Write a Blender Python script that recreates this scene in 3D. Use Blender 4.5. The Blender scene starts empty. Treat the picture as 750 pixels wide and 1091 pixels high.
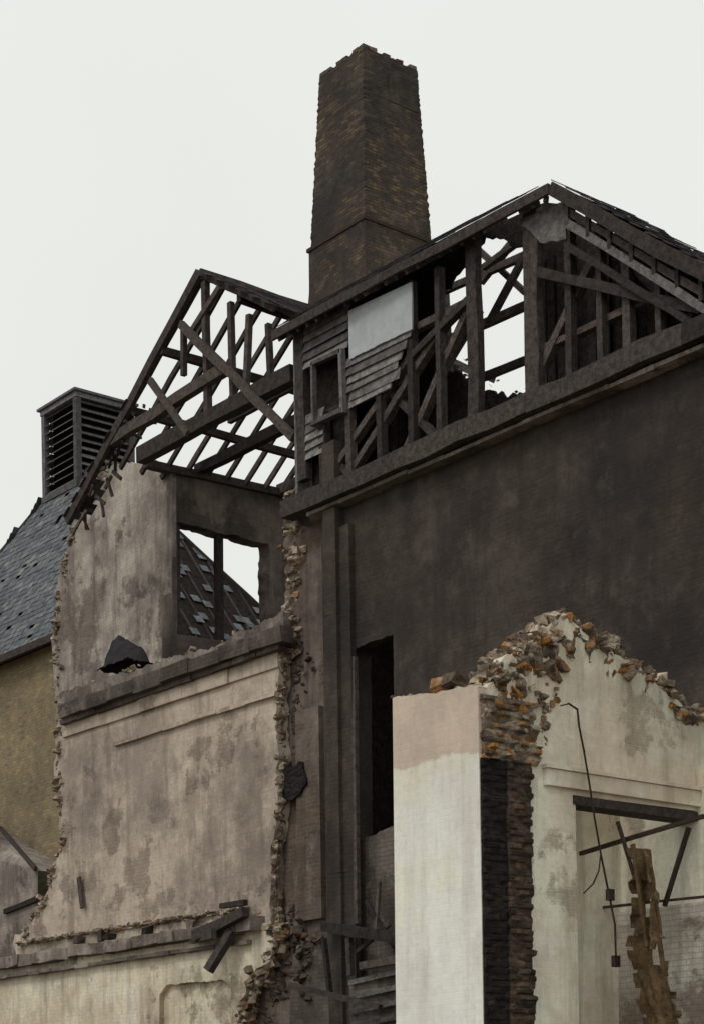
import bpy, math, random
from mathutils import Vector, Matrix, noise as mnoise
random.seed(7)
S = bpy.context.scene
# ---------------------------------------------------------------- camera (level shift lens)
FPX, HY, ROLL = 2000.0, 1200.0, 0.0157
CAM = Vector((0, 0, 1.6))
Fw = Vector((-0.7761, 0.6306, 0)); Rt = Vector((0.6306, 0.7761, 0)); Z = Vector((0, 0, 1))
Rr = Rt*math.cos(ROLL) - Z*math.sin(ROLL); Ur = Rt*math.sin(ROLL) + Z*math.cos(ROLL)
cd = bpy.data.cameras.new("camera"); cam = bpy.data.objects.new("camera", cd); S.collection.objects.link(cam)
cam.matrix_world = Matrix(((Rr.x, Ur.x, -Fw.x, CAM.x), (Rr.y, Ur.y, -Fw.y, CAM.y), (Rr.z, Ur.z, -Fw.z, CAM.z), (0, 0, 0, 1)))
cd.sensor_fit = 'HORIZONTAL'; cd.sensor_width = 36; cd.lens = 36*FPX/750; cd.shift_y = (HY-545.5)/750
cd.clip_end = 3000; cd.clip_start = 0.1; S.camera = cam

# single-view survey: heights/positions measured on the real wall planes
def ray(px, py): return Fw + Rr*((px-375)/FPX) + Ur*((HY-py)/FPX)
def PY(px, py, Y):
    d = ray(px, py); p = CAM + d*(Y/d.y); return Vector((p.x, Y, max(p.z, -0.05)))
def PX(px, py, X):
    d = ray(px, py); p = CAM + d*(X/d.x); return Vector((X, p.y, max(p.z, -0.05)))
def PD(px, py, D): return CAM + ray(px, py)*D

def L(r, g, b, k=1.0):
    f = lambda c: ((c/255+0.055)/1.055)**2.4 if c > 10 else c/255/12.92
    return (min(f(r)*k, .85), min(f(g)*k, .85), min(f(b)*k, .85), 1)

# ---------------------------------------------------------------- materials
class G:
    def __init__(s, name, rough=.9, spec=.15):
        s.m = bpy.data.materials.new(name); s.m.use_nodes = True; s.t = s.m.node_tree
        s.b = s.t.nodes["Principled BSDF"]; s.b.inputs["Roughness"].default_value = rough
        s.b.inputs["Specular IOR Level"].default_value = spec
        tc = s.n('ShaderNodeTexCoord'); s.co = tc.outputs['Object']
        s.sep = s.n('ShaderNodeSeparateXYZ'); s.k(s.co, s.sep.inputs[0])
        a = s.math('ADD', s.sep.outputs[0], s.sep.outputs[1])
        c = s.n('ShaderNodeCombineXYZ'); s.k(a, c.inputs[0]); s.k(s.sep.outputs[2], c.inputs[1]); s.uv = c.outputs[0]
    def n(s, t): return s.t.nodes.new(t)
    def k(s, a, b): s.t.links.new(a, b)
    def put(s, v, i):
        if hasattr(v, 'is_output'): s.k(v, i)
        else: i.default_value = v
    def math(s, op, a, b=0.0):
        n = s.n('ShaderNodeMath'); n.operation = op; s.put(a, n.inputs[0]); s.put(b, n.inputs[1]); return n.outputs[0]
    def noise(s, sc, det=6, ro=.62, st=(1, 1, 1), off=0, vec=None, dist=0):
        mp = s.n('ShaderNodeMapping'); s.k(vec or s.co, mp.inputs[0]); mp.inputs['Scale'].default_value = st
        mp.inputs['Location'].default_value = (off, off*.7, off*.3)
        n = s.n('ShaderNodeTexNoise'); s.k(mp.outputs[0], n.inputs['Vector']); n.inputs['Scale'].default_value = sc
        n.inputs['Detail'].default_value = det; n.inputs['Roughness'].default_value = ro; n.inputs['Distortion'].default_value = dist
        return n.outputs['Fac']
    def rng(s, f, a, b, lo=0., hi=1.):
        n = s.n('ShaderNodeMapRange'); s.k(f, n.inputs[0])
        for i, v in enumerate((a, b, lo, hi)): n.inputs[i+1].default_value = v
        return n.outputs[0]
    def mix(s, f, a, b, mode='MIX'):
        n = s.n('ShaderNodeMix'); n.data_type = 'RGBA'; n.blend_type = mode
        s.put(f, n.inputs[0]); s.put(a, n.inputs[6]); s.put(b, n.inputs[7]); return n.outputs[2]
    def brick(s, c1, c2, mo, w=.23, h=.076, ms=.009, bias=0):
        wn = s.n('ShaderNodeTexNoise'); s.k(s.uv, wn.inputs['Vector']); wn.inputs['Scale'].default_value = 2.2; wn.inputs['Detail'].default_value = 3
        vm = s.n('ShaderNodeVectorMath'); vm.operation = 'SCALE'; s.k(wn.outputs['Color'], vm.inputs[0]); vm.inputs['Scale'].default_value = .05
        va = s.n('ShaderNodeVectorMath'); s.k(s.uv, va.inputs[0]); s.k(vm.outputs[0], va.inputs[1])
        n = s.n('ShaderNodeTexBrick'); s.k(va.outputs[0], n.inputs['Vector'])
        s.put(c1, n.inputs['Color1']); s.put(c2, n.inputs['Color2']); s.put(mo, n.inputs['Mortar'])
        n.inputs['Scale'].default_value = 1; n.inputs['Mortar Size'].default_value = ms; n.inputs['Mortar Smooth'].default_value = .4
        n.inputs['Bias'].default_value = bias; n.inputs['Brick Width'].default_value = w; n.inputs['Row Height'].default_value = h
        return n.outputs['Color'], n.outputs['Fac']
    def island(s): return s.n('ShaderNodeNewGeometry').outputs['Random Per Island']
    def bump(s, h, d=.02, st=1., prev=None):
        n = s.n('ShaderNodeBump'); s.k(h, n.inputs['Height']); n.inputs['Distance'].default_value = d; n.inputs['Strength'].default_value = st
        if prev: s.k(prev, n.inputs['Normal'])
        return n.outputs[0]
    def done(s, col, nrm=None):
        s.put(col, s.b.inputs['Base Color'])
        if nrm: s.k(nrm, s.b.inputs['Normal'])
        return s.m
def dim(c, k): return tuple(min(.88, x*k) for x in c[:3])+(1,)

def wallmat(name, c1, c2, b1, b2, mo, amount=.3, stain=(.05, .045, .04, 1), st_amt=.6, streak=.5, patch=.45, bd=.02, seed=0, zs=None, zc=None, shown=.25, edge=.02, pale=.4, bw=.8, fd=.3):
    """plaster/limewash: broad soft tone changes, run-off streaks, soot, a few spalled places showing brick"""
    g = G(name)
    a = g.mix(g.rng(g.noise(patch, 7, .68, off=seed), .43, .57), c1, c2)
    a = g.mix(g.rng(g.noise(.8, 8, .72, off=seed+4), .52, .6, 0, pale), a, dim(c1, 1.32))
    if zs:
        zz = g.math('ADD', g.sep.outputs[2], g.math('MULTIPLY', g.noise(1.6, 5, off=3), .45))
        a = g.mix(g.rng(zz, zs, zs+.04), a, g.mix(g.rng(g.noise(1.6, 7, .7, off=9), .42, .6), zc, dim(zc, .8)))
    bc, bf = g.brick(b1, b2, mo)
    bc = g.mix(g.rng(g.noise(3, 5, .7, off=seed+2), .44, .58), bc, dim(b1, .55))
    th = .66-amount*.42
    big = g.noise(.5, 11, .7, off=seed+11)
    m = g.rng(big, th-edge, th+edge)
    c = g.mix(g.math('MULTIPLY', m, bw), a, bc)
    c = g.mix(g.math('MULTIPLY', bf, shown), c, mo)
    c = g.mix(g.rng(g.noise(.38, 9, .73, off=seed+20), .46, .6, 0, st_amt), c, stain)
    c = g.mix(g.rng(g.noise(1.0, 7, .72, st=(3.2, 3.2, .3), off=seed+30), .48, .66, 0, streak), c, stain)
    mid = g.noise(3.2, 8, .76, off=seed+40)
    c = g.mix(g.rng(mid, .47, .62, 0, fd*1.1), c, dim(c1, .5))
    c = g.mix(g.rng(mid, .34, .46, fd*.8, 0), c, dim(c1, 1.25))
    fine = g.noise(13, 7, .82, off=seed)
    c = g.mix(g.rng(fine, .47, .66, 0, fd), c, dim(c1, .42))
    c = g.mix(g.rng(fine, .3, .45, fd*.8, 0), c, dim(c1, 1.25))
    h = g.math('ADD', g.math('MULTIPLY', fine, .5), g.math('MULTIPLY', m, .5))
    n2 = g.bump(h, bd*1.3, .85)
    n3 = g.bump(g.math('MULTIPLY', bf, g.rng(m, 0, 1, -.15, -1)), bd*.6, .7, n2)
    n4 = g.bump(mid, bd*1.6, .6, n3)
    return g.done(c, n4)

def brickmat(name, b1, b2, mo, accent, acc=.12, stain=(.03, .027, .025, 1), st=.6, bd=.012, ms=.009, w=.23, h=.076, pale=None):
    g = G(name)
    c, f = g.brick(b1, b2, mo, w=w, h=h, ms=ms)
    c2, f2 = g.brick((0, 0, 0, 1), (1, 1, 1, 1), (0, 0, 0, 1), w=w, h=h, ms=ms)
    pick = g.math('MULTIPLY', g.rng(c2, 1-acc*3, 1-acc), g.rng(g.noise(1.3, 7, off=4), .43, .56))
    c = g.mix(pick, c, accent)
    if pale: c = g.mix(g.rng(g.noise(.9, 8, .74, off=14), .52, .62, 0, .6), c, pale)
    c = g.mix(g.rng(g.noise(.5, 8, .72, off=8), .45, .6, 0, st), c, stain)
    c = g.mix(g.rng(g.noise(6, 6, .8), .46, .6, 0, st*.7), c, stain)
    n = g.bump(g.math('MULTIPLY', f, -1), bd, .8); n = g.bump(g.noise(14, 7, .8), bd*1.5, .9, n)
    return g.done(c, n)

def coremat(name, mortar, brown, acc, dark, sc=8, orange=.88, seed=0, zst=1.8):
    g = G(name, .95)
    mp = g.n('ShaderNodeMapping'); g.k(g.co, mp.inputs[0]); mp.inputs['Scale'].default_value = (1, 1, zst)
    wn = g.n('ShaderNodeTexNoise'); g.k(g.co, wn.inputs['Vector']); wn.inputs['Scale'].default_value = 6; wn.inputs['Detail'].default_value = 4
    vm = g.n('ShaderNodeVectorMath'); vm.operation = 'SCALE'; g.k(wn.outputs['Color'], vm.inputs[0]); vm.inputs['Scale'].default_value = .16
    va = g.n('ShaderNodeVectorMath'); g.k(mp.outputs[0], va.inputs[0]); g.k(vm.outputs[0], va.inputs[1])
    v = g.n('ShaderNodeTexVoronoi'); g.k(va.outputs[0], v.inputs['Vector']); v.inputs['Scale'].default_value = sc
    s = g.n('ShaderNodeSeparateColor'); g.k(v.outputs['Color'], s.inputs[0])
    c = g.mix(g.rng(s.outputs[0], .45, .55), mortar, brown)
    c = g.mix(g.rng(s.outputs[1], orange, orange+.03), c, acc)
    c = g.mix(g.rng(s.outputs[2], .65, .8, 0, .6), c, dark)
    c = g.mix(g.rng(v.outputs['Distance'], .45, .75, 0, .5), c, dim(mortar, .6))
    f = g.noise(18, 7, .8)
    c = g.mix(g.rng(f, .46, .62, 0, .5), c, dark)
    c = g.mix(g.rng(g.noise(1.2, 6, .7, off=seed), .47, .6, 0, .5), c, dark)
    n = g.bump(g.math('MULTIPLY', v.outputs['Distance'], -1), .07, .9); n = g.bump(f, .04, .9, n)
    return g.done(c, n)

def isl(name, c1, c2, lo=.6, hi=1.25, rough=.85, fine=14, bd=.008, st=(1, 1, 1), c3=None, t3=.85, con=1.0, spec=.1):
    g = G(name, rough, spec); r = g.island()
    c = g.mix(r, c1, c2)
    if c3: c = g.mix(g.rng(g.math('FRACT', g.math('MULTIPLY', r, 17.3)), t3, t3+.02), c, c3)
    f = g.noise(fine, 7, .8, st=st)
    v = g.math('MULTIPLY', g.rng(g.math('FRACT', g.math('MULTIPLY', r, 7.7)), 0, 1, lo, hi), g.rng(f, .38, .62, 1-.5*con, 1+.35*con))
    cc = g.n('ShaderNodeCombineXYZ'); [g.k(v, cc.inputs[i]) for i in range(3)]
    c = g.mix(1.0, c, cc.outputs[0], 'MULTIPLY')
    return g.done(c, g.bump(f, bd, .9))

M = {}
M['panel'] = wallmat('grey_render', L(178, 165, 151, 1.2), L(146, 135, 124, 1.15), L(126, 108, 94), L(104, 90, 80), L(144, 134, 120), .17, L(92, 82, 74), .6, .5, seed=1, shown=.1, bw=.6, fd=.3)
M['lower'] = wallmat('stained_limewash', L(216, 204, 182, 1.3), L(188, 175, 155, 1.25), L(136, 116, 96), L(150, 135, 116), L(172, 162, 144), .16, L(110, 98, 84), .45, .5, seed=6, shown=.14, bw=.7, fd=.28)
M['cornice'] = wallmat('weathered_cornice', L(114, 105, 99), L(86, 78, 73), L(76, 66, 60), L(66, 58, 54), L(104, 95, 90), .3, L(48, 43, 41), .7, .6, seed=12, patch=.8)
M['parapet'] = wallmat('parapet_render', L(154, 144, 136, 1.1), L(118, 109, 102), L(98, 86, 76), L(84, 74, 68), L(120, 112, 104), .3, L(64, 58, 54), .7, .6, seed=15, patch=.8)
M['upper'] = wallmat('upper_render', L(170, 161, 152, 1.2), L(132, 124, 117), L(112, 98, 86), L(90, 80, 73), L(130, 120, 112), .25, L(72, 66, 62), .65, .65, seed=21, bw=.75, fd=.32)
M['upside'] = wallmat('shaded_side_render', L(124, 115, 108), L(97, 89, 85), L(88, 76, 68), L(68, 61, 57), L(96, 88, 82), .28, L(57, 52, 50), .7, .6, seed=25, bw=.75)  # darker copy of the upper render; the return's shade is in its colour
M['pier'] = wallmat('pier_render', L(130, 118, 109), L(100, 90, 83), L(120, 100, 84), L(76, 67, 61), L(122, 110, 101), .3, L(53, 48, 45), .75, .65, seed=31, bw=.8)
M['soot'] = wallmat('sooty_wall', L(84, 76, 71), L(61, 55, 52), L(80, 70, 63), L(57, 51, 47), L(84, 75, 69), .34, L(42, 38, 37), .72, .5, patch=.35, seed=37, shown=.06, edge=.06, pale=.6, bw=.65, fd=.38)
M['white'] = wallmat('painted_brick', L(206, 200, 190, 1.2), L(178, 170, 159, 1.1), L(150, 130, 112), L(122, 106, 92), L(134, 125, 114), .2, L(108, 98, 88), .45, .45, seed=44, shown=.4)
M['greyb'] = wallmat('grimy_brick', L(128, 120, 113), L(96, 88, 83), L(100, 86, 76), L(78, 68, 62), L(74, 67, 62), .35, L(52, 47, 45), .7, .6, seed=48, shown=.55)
M['cream'] = wallmat('cream_paint', L(232, 222, 205, 1.3), L(222, 210, 192, 1.3), L(180, 162, 144), L(166, 150, 134), L(186, 172, 156), .05, L(170, 156, 136), .26, .32, bd=.008, seed=50, shown=.03, zs=6.2, zc=L(200, 181, 166, 1.25), pale=.2, bw=.6, fd=.15)
M['cream2'] = wallmat('cream_plaster', L(224, 213, 195, 1.27), L(202, 190, 171, 1.25), L(156, 138, 120), L(138, 122, 106), L(178, 166, 148), .14, L(138, 124, 105), .38, .45, bd=.012, seed=57, shown=.04, pale=.3, bw=.65, fd=.22)
M['stock'] = brickmat('yellow_stock_brick', L(152, 137, 106), L(118, 106, 84), L(146, 137, 120), L(166, 148, 110), .2, L(88, 79, 66), .42)
M['chim'] = brickmat('chimney_brick', L(82, 73, 65), L(62, 56, 53), L(68, 63, 59), L(116, 99, 76), .2, L(44, 41, 42), .6, bd=.014, pale=L(102, 95, 86))
M['core'] = coremat('crumbling_wall_core', L(188, 175, 156, 1.15), L(144, 127, 109), L(158, 118, 82), L(86, 76, 68))
M['cored'] = coremat('sooty_wall_core', L(124, 112, 102), L(94, 83, 74), L(124, 98, 76), L(55, 50, 46), seed=5)
M['corel'] = coremat('lichened_wall_core', L(180, 166, 147, 1.1), L(124, 108, 94), L(186, 130, 68), L(68, 60, 55), orange=.74, seed=9)
M['coreb'] = coremat('exposed_brown_core', L(104, 90, 77), L(84, 73, 62), L(126, 106, 84), L(50, 45, 42), orange=.9, sc=7, zst=1.9)
M['corek'] = coremat('black_recess_core', L(57, 52, 51), L(47, 43, 43), L(68, 61, 57), L(32, 30, 31), orange=.9, sc=7, zst=1.9)  # near-black stands in for shade in the corner recess and pier hole
M['timber'] = isl('old_timber', L(86, 78, 74), L(60, 55, 53), .6, 1.25, .9, 10)
M['dark'] = isl('dark_boards_and_shade', L(62, 56, 54), L(46, 42, 41), .5, 1.2, .95, 9, spec=0)  # dark boards; also colours the shade panels in doorway and window
M['siding'] = isl('grey_weatherboard', L(134, 130, 128), L(100, 97, 96), .6, 1.15, .85, 7)
M['sheet'] = isl('pale_sheet', L(172, 177, 179, 1.1), L(166, 172, 175), .97, 1.03, .7, 2, .004, con=.3)
M['slate'] = isl('roof_slate', L(108, 112, 115), L(88, 92, 97), .75, 1.15, .7, 8, c3=L(122, 124, 120), t3=.95)
M['slate2'] = isl('dark_slate', L(88, 85, 87), L(64, 61, 64), .6, 1.2, .9, 8, spec=0)
M['rub'] = isl('broken_masonry', L(186, 172, 153, 1.1), L(126, 110, 96), .5, 1.2, .95, 12, .015, c3=L(146, 112, 82), t3=.93)
M['rubd'] = isl('sooty_masonry', L(116, 104, 94), L(74, 66, 60), .5, 1.2, .95, 12, .015, c3=L(118, 92, 70), t3=.93)
M['lich'] = isl('orange_masonry', L(178, 130, 74), L(120, 99, 82), .5, 1.2, .95, 12, .015, c3=L(190, 178, 158), t3=.6)
M['metal'] = isl('rusty_iron', L(58, 50, 47), L(68, 56, 50), .8, 1.1, .8, 20)
M['rag'] = isl('rotten_hanging_board', L(108, 89, 64), L(88, 73, 55), .8, 1.1, .95, 7, .03)
M['tarp'] = isl('dark_tarpaulin', L(60, 58, 60), L(54, 52, 54), .9, 1.1, 1, 5, .01, con=.5, spec=0)
M['louv'] = isl('louvre_timber', L(122, 120, 121), L(92, 91, 93), .7, 1.15, .85, 9)
M['leaf'] = isl('leaves', L(112, 120, 96), L(88, 98, 76), .7, 1.2, .8, 6)
M['bark'] = isl('bark', L(88, 80, 72), L(74, 66, 58))
g = G('rubble_earth'); c = g.mix(g.rng(g.noise(.5, 8, .7), .4, .6), L(120, 108, 92), L(84, 74, 62))
M['earth'] = g.done(g.mix(g.rng(g.noise(4, 8, .75), .45, .65), c, L(150, 138, 120)), g.bump(g.noise(3, 8, .75), .1, 1))

# ---------------------------------------------------------------- builders
def empty(name, loc=(0, 0, 0)):
    e = bpy.data.objects.new(name, None); e.empty_display_size = .5; S.collection.objects.link(e); return e
def link(name, mesh, mat, parent):
    o = bpy.data.objects.new(name, mesh); S.collection.objects.link(o); mesh.materials.clear()
    for m in (mat if isinstance(mat, (list, tuple)) else [mat]): mesh.materials.append(M[m])
    if parent: o.parent = parent
    return o
def ragged(pts, step=.09):
    out = []
    for i, p in enumerate(pts):
        q = pts[(i+1) % len(pts)]; a = p[2]; out.append((p[0], p[1]))
        if a <= 0: continue
        dx, dy = q[0]-p[0], q[1]-p[1]; ln = math.hypot(dx, dy); n = int(ln/step)
        nx, ny = -dy/(ln+1e-6), dx/(ln+1e-6); w = 0
        for k in range(1, n):
            w = w*.6 + random.uniform(-a, a)*.8
            t = (k+random.uniform(-.25, .25))/n
            out.append((p[0]+dx*t+nx*w, p[1]+dy*t+ny*w))
    return out
def prism(name, axis, c, th, loops, mat, parent):
    cu = bpy.data.curves.new(name, 'CURVE'); cu.dimensions = '2D'; cu.fill_mode = 'BOTH'; cu.extrude = th/2
    for lp in loops:
        s = cu.splines.new('POLY'); s.points.add(len(lp)-1); s.use_cyclic_u = True
        for i, p in enumerate(lp): s.points[i].co = (p[0], p[1], 0, 1)
    o = bpy.data.objects.new('t', cu); S.collection.objects.link(o)
    bpy.context.view_layer.update()
    me = bpy.data.meshes.new_from_object(o.evaluated_get(bpy.context.evaluated_depsgraph_get()))
    bpy.data.objects.remove(o); bpy.data.curves.remove(cu)
    if axis == 'Y': mt = Matrix(((1, 0, 0, 0), (0, 0, -1, c+th/2), (0, 1, 0, 0), (0, 0, 0, 1)))
    else: mt = Matrix(((0, 0, 1, c-th/2), (1, 0, 0, 0), (0, 1, 0, 0), (0, 0, 0, 1)))
    me.transform(mt); me.name = name
    return link(name, me, mat, parent)
def lpY(Y, pts): return ragged([(lambda v, a: (v.x, v.z, a))(PY(p[0], p[1], Y), p[2] if len(p) > 2 else 0) for p in pts])
def lpX(X, pts): return ragged([(lambda v, a: (v.y, v.z, a))(PX(p[0], p[1], X), p[2] if len(p) > 2 else 0) for p in pts])

class MB:
    def __init__(s): s.v = []; s.f = []; s.mi = []
    def hexa(s, cs, mi=0):
        b = len(s.v); s.v += [tuple(c) for c in cs]
        for f in ((0, 3, 2, 1), (4, 5, 6, 7), (0, 1, 5, 4), (1, 2, 6, 5), (2, 3, 7, 6), (3, 0, 4, 7)):
            s.f.append(tuple(b+i for i in f)); s.mi.append(mi)
    def box(s, c, a, b, n, mi=0, jit=0):
        c = Vector(c); cs = []
        for z in (-1, 1):
            for x, y in ((-1, -1), (1, -1), (1, 1), (-1, 1)):
                p = c + a*x + b*y + n*z
                if jit: p += Vector([random.uniform(-jit, jit) for _ in range(3)])
                cs.append(p)
        s.hexa(cs, mi)
    def aab(s, lo, hi, mi=0):
        lo, hi = Vector(lo), Vector(hi); c = (lo+hi)/2; h = (hi-lo)/2
        s.box(c, Vector((h.x, 0, 0)), Vector((0, h.y, 0)), Vector((0, 0, h.z)), mi)
    def beam(s, p0, p1, w, d, nrm=Vector((0, 1, 0)), mi=0):
        p0, p1 = Vector(p0), Vector(p1); ax = (p1-p0); ln = ax.length
        if ln < 1e-4: return
        ax.normalize(); n = (nrm - ax*nrm.dot(ax)).normalized(); sd = ax.cross(n)
        k = max(1, min(6, int(ln/.7))); b = len(s.v)
        for i in range(k+1):
            p = p0.lerp(p1, i/k)
            if 0 < i < k: p = p + sd*random.uniform(-.1, .1)*w + n*random.uniform(-.06, .06)*d
            ww = w*random.uniform(.88, 1.08)
            for x, y in ((-1, -1), (1, -1), (1, 1), (-1, 1)): s.v.append(tuple(p + sd*(ww/2*x) + n*(d/2*y)))
        s.f.append((b, b+3, b+2, b+1)); e = b+4*k; s.f.append((e, e+1, e+2, e+3)); s.mi += [mi, mi]
        for i in range(k):
            for j in range(4): a = b+4*i+j; c = b+4*i+(j+1) % 4; s.f.append((a, c, c+4, a+4)); s.mi.append(mi)
    def rock(s, c, r, mi=0):
        e = Matrix.Rotation(random.uniform(-.6, .6), 3, 'X') @ Matrix.Rotation(random.uniform(0, 6.3), 3, 'Z') @ Matrix.Rotation(random.uniform(-.5, .5), 3, 'Y')
        s.box(c, e @ Vector((r*random.uniform(.7, 1.5), 0, 0)), e @ Vector((0, r*random.uniform(.5, 1), 0)), e @ Vector((0, 0, r*random.uniform(.4, .8))), mi, r*.34)
    def obj(s, name, mat, parent):
        me = bpy.data.meshes.new(name); me.from_pydata(s.v, [], s.f); me.update()
        mats = mat if isinstance(mat, (list, tuple)) else [mat]
        o = link(name, me, mats, parent)
        if len(mats) > 1: me.polygons.foreach_set('material_index', s.mi)
        return o
def alongP(mb, w, n, r, sp, lo, hi, mi=(0,)):
    ls = [(w[i+1]-w[i]).length for i in range(len(w)-1)]; T = sum(ls)
    for _ in range(n):
        t = random.uniform(0, T); i = 0
        while t > ls[i] and i < len(ls)-1: t -= ls[i]; i += 1
        p = w[i].lerp(w[i+1], t/ls[i]) + Vector((random.uniform(lo[0], hi[0]), random.uniform(lo[1], hi[1]), 0)) + Vector([random.gauss(0, q) for q in sp])
        mb.rock(p, r*random.choice((.45, .6, .8, 1, 1.3)), random.choice(mi))
def alongY(mb, Y, pts, n, r, sp=.1, dy=.25, mi=(0,)): alongP(mb, [PY(a, b, Y) for a, b in pts], n, r, (sp, 0, sp), (0, -.05), (0, dy), mi)
def alongX(mb, X, pts, n, r, sp=.08, dx=.3, mi=(0,)): alongP(mb, [PX(a, b, X) for a, b in pts], n, r, (0, sp, sp), (-dx, 0), (.04, 0), mi)
def crumble(name, w, r, depth, nrm, mat, parent, seed=0, rough=1.0):
    """solid lumpy band of broken wall core following a torn edge; nrm = outward wall normal"""
    pts = []
    for i in range(len(w)-1):
        n = max(1, int((w[i+1]-w[i]).length/.03))
        for k in range(n): pts.append(w[i].lerp(w[i+1], k/n))
    pts.append(w[-1]); K = 26; v = []; f = []
    T = len(pts)
    for i, p in enumerate(pts):
        tg = (pts[min(i+4, T-1)]-pts[max(i-4, 0)]).normalized(); sd = tg.cross(nrm).normalized()
        for k in range(K):
            a = 2*math.pi*k/K; dirv = sd*math.cos(a)*r + nrm*math.sin(a)*depth
            q = p - nrm*(depth*.75) + dirv
            d = .5*mnoise.noise(q*2.2+Vector((seed, 0, 0))) + .6*mnoise.noise(q*6+Vector((seed, 3, 0))) + .4*mnoise.noise(q*14)
            cell = mnoise.cell(Vector((q.x*7+seed, q.y*7, q.z*11)))-.5
            q = q + dirv*(d*.85*rough + cell*.5*rough); v.append(tuple(q))
    for i in range(T-1):
        for k in range(K): a = i*K+k; b = i*K+(k+1) % K; f.append((a, b, b+K, a+K))
    f.append(tuple(range(K))); f.append(tuple(reversed(range((T-1)*K, T*K))))
    me = bpy.data.meshes.new(name); me.from_pydata(v, [], f); return link(name, me, mat, parent)
NY = Vector((0, -1, 0)); NX = Vector((1, 0, 0))
def crY(name, Y, pts, r, depth, mat, parent, **k): return crumble(name, [PY(a, b, Y) for a, b in pts], r, depth, NY, mat, parent, **k)
def crX(name, X, pts, r, depth, mat, parent, **k): return crumble(name, [PX(a, b, X) for a, b in pts], r, depth, NX, mat, parent, **k)
def slates(mb, o, a, u, wa, wb, h, sw=.27, sl=.2, miss=0.02, mi=0):
    n = a.cross(u).normalized()
    if n.z < 0: n = -n
    rows = int(h/sl)
    for r in range(rows):
        t = (r+.5)/rows; lo = wa[0]*(1-t)+wb[0]*t; hi = wa[1]*(1-t)+wb[1]*t
        x = lo - (sw/2 if r % 2 else 0)
        while x < hi:
            if random.random() > miss and x+sw*.5 > lo:
                tw = random.uniform(-.05, .05) if random.random() < .12 else random.uniform(-.012, .012)
                aa = (a + u*tw).normalized()
                c = o + a*(x+sw/2) + u*(r*sl+sl*.7+random.uniform(-.012, .012)) + n*(.045+random.uniform(0, .012))
                mb.box(c, aa*(sw*.485), (u - n*.05)*(sl*.72), n*.006, mi)
            x += sw

# ================================================================ GROUND
N = 60; E = 400
me = bpy.data.meshes.new('ground'); vs = []; fs = []
for i in range(N+1):
    for j in range(N+1):
        f = lambda k: ((k/N*2-1)**3)*E
        x, y = f(i), f(j); vs.append((x-15, y+10, -0.06+.05*mnoise.noise(Vector((x*.6, y*.6, 0)))))
for i in range(N):
    for j in range(N):
        a = i*(N+1)+j; fs.append((a, a+N+1, a+N+2, a+1))
me.from_pydata(vs, [], fs); link('ground', me, 'earth', None)

# ================================================================ OAST KILN
kiln = empty('oast_kiln')
ap = PY(94, 480, 27.0); kr = PY(353, 722, 31.0)
KX1, KX0, KY0, KY1, KZ = kr.x, ap.x-(kr.x-ap.x), 23.0, 31.0, kr.z
mb = MB(); mb.aab((KX0+.3, KY0+.3, 0), (KX1-.3, KY1-.3, KZ-.02)); mb.obj('kiln_walls', 'stock', kiln)
me = bpy.data.meshes.new('roof_boarding')
c4 = [(KX0, KY0, KZ), (KX1, KY0, KZ), (KX1, KY1, KZ), (KX0, KY1, KZ)]
me.from_pydata(c4+[tuple(ap)], [], [(0, 1, 4), (1, 2, 4), (2, 3, 4), (3, 0, 4)]); link('roof_boarding', me, 'dark', kiln)
def slope(p0, p1, apx, mb, **k):
    a = (p1-p0).normalized(); t = (apx-p0).dot(a); foot = p0+a*t; u = (apx-foot); h = u.length; u.normalize()
    slates(mb, p0, a, u, (0, (p1-p0).length), (t, t), h, **k)
mb = MB()
slope(Vector(c4[0]), Vector(c4[1]), ap, mb, miss=.02, sw=.25, sl=.19)
slope(Vector(c4[3]), Vector(c4[0]), ap, mb, miss=.02, sw=.25, sl=.19)
slope(Vector(c4[1]), Vector(c4[2]), ap, mb, miss=.86, sw=.25, sl=.19)
mb.obj('roof_slates', 'slate', kiln)
mb = MB()
for r in range(1, 34):
    t = r/34; a = Vector(c4[1]).lerp(ap, t); b = Vector(c4[2]).lerp(ap, t)
    mb.beam(a+Vector((.08, 0, .06)), b+Vector((.08, 0, .06)), .06, .06)
for r in range(0, 17):
    t = r/16; f = Vector(c4[1]).lerp(Vector(c4[2]), t); k = 1-abs(2*t-1)
    mb.beam(f, Vector((f.x+(ap.x-f.x)*k, f.y, f.z+(ap.z-f.z)*k)), .09, .04)
for k in c4: mb.beam(Vector(k)+Vector((0, 0, .08)), ap+Vector((0, 0, .08)), .13, .06)
mb.aab((KX0-.1, KY0-.16, KZ-.16), (KX1+.1, KY0-.04, KZ+.02)); mb.aab((KX1+.02, KY0-.16, KZ-.16), (KX1+.12, KY1+.1, KZ+.02))
mb.obj('roof_battens_and_gutter', 'timber', kiln)
H = .84; cz0 = ap.z-1.55; cz1 = PD(92, 423, 50.4).z
mb = MB()
for sx in (-1, 1):
    for sy in (-1, 1): mb.aab((ap.x+sx*H-.08, ap.y+sy*H-.08, cz0-.3), (ap.x+sx*H+.08, ap.y+sy*H+.08, cz1))
for z0, z1, q in ((cz1-.1, cz1+.03, .1), (cz1+.035, cz1+.1, .17), (cz0+.15, cz0+.32, .1)):
    mb.aab((ap.x-H-q, ap.y-H-q, z0), (ap.x+H+q, ap.y+H+q, z1))
nl = 11
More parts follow.
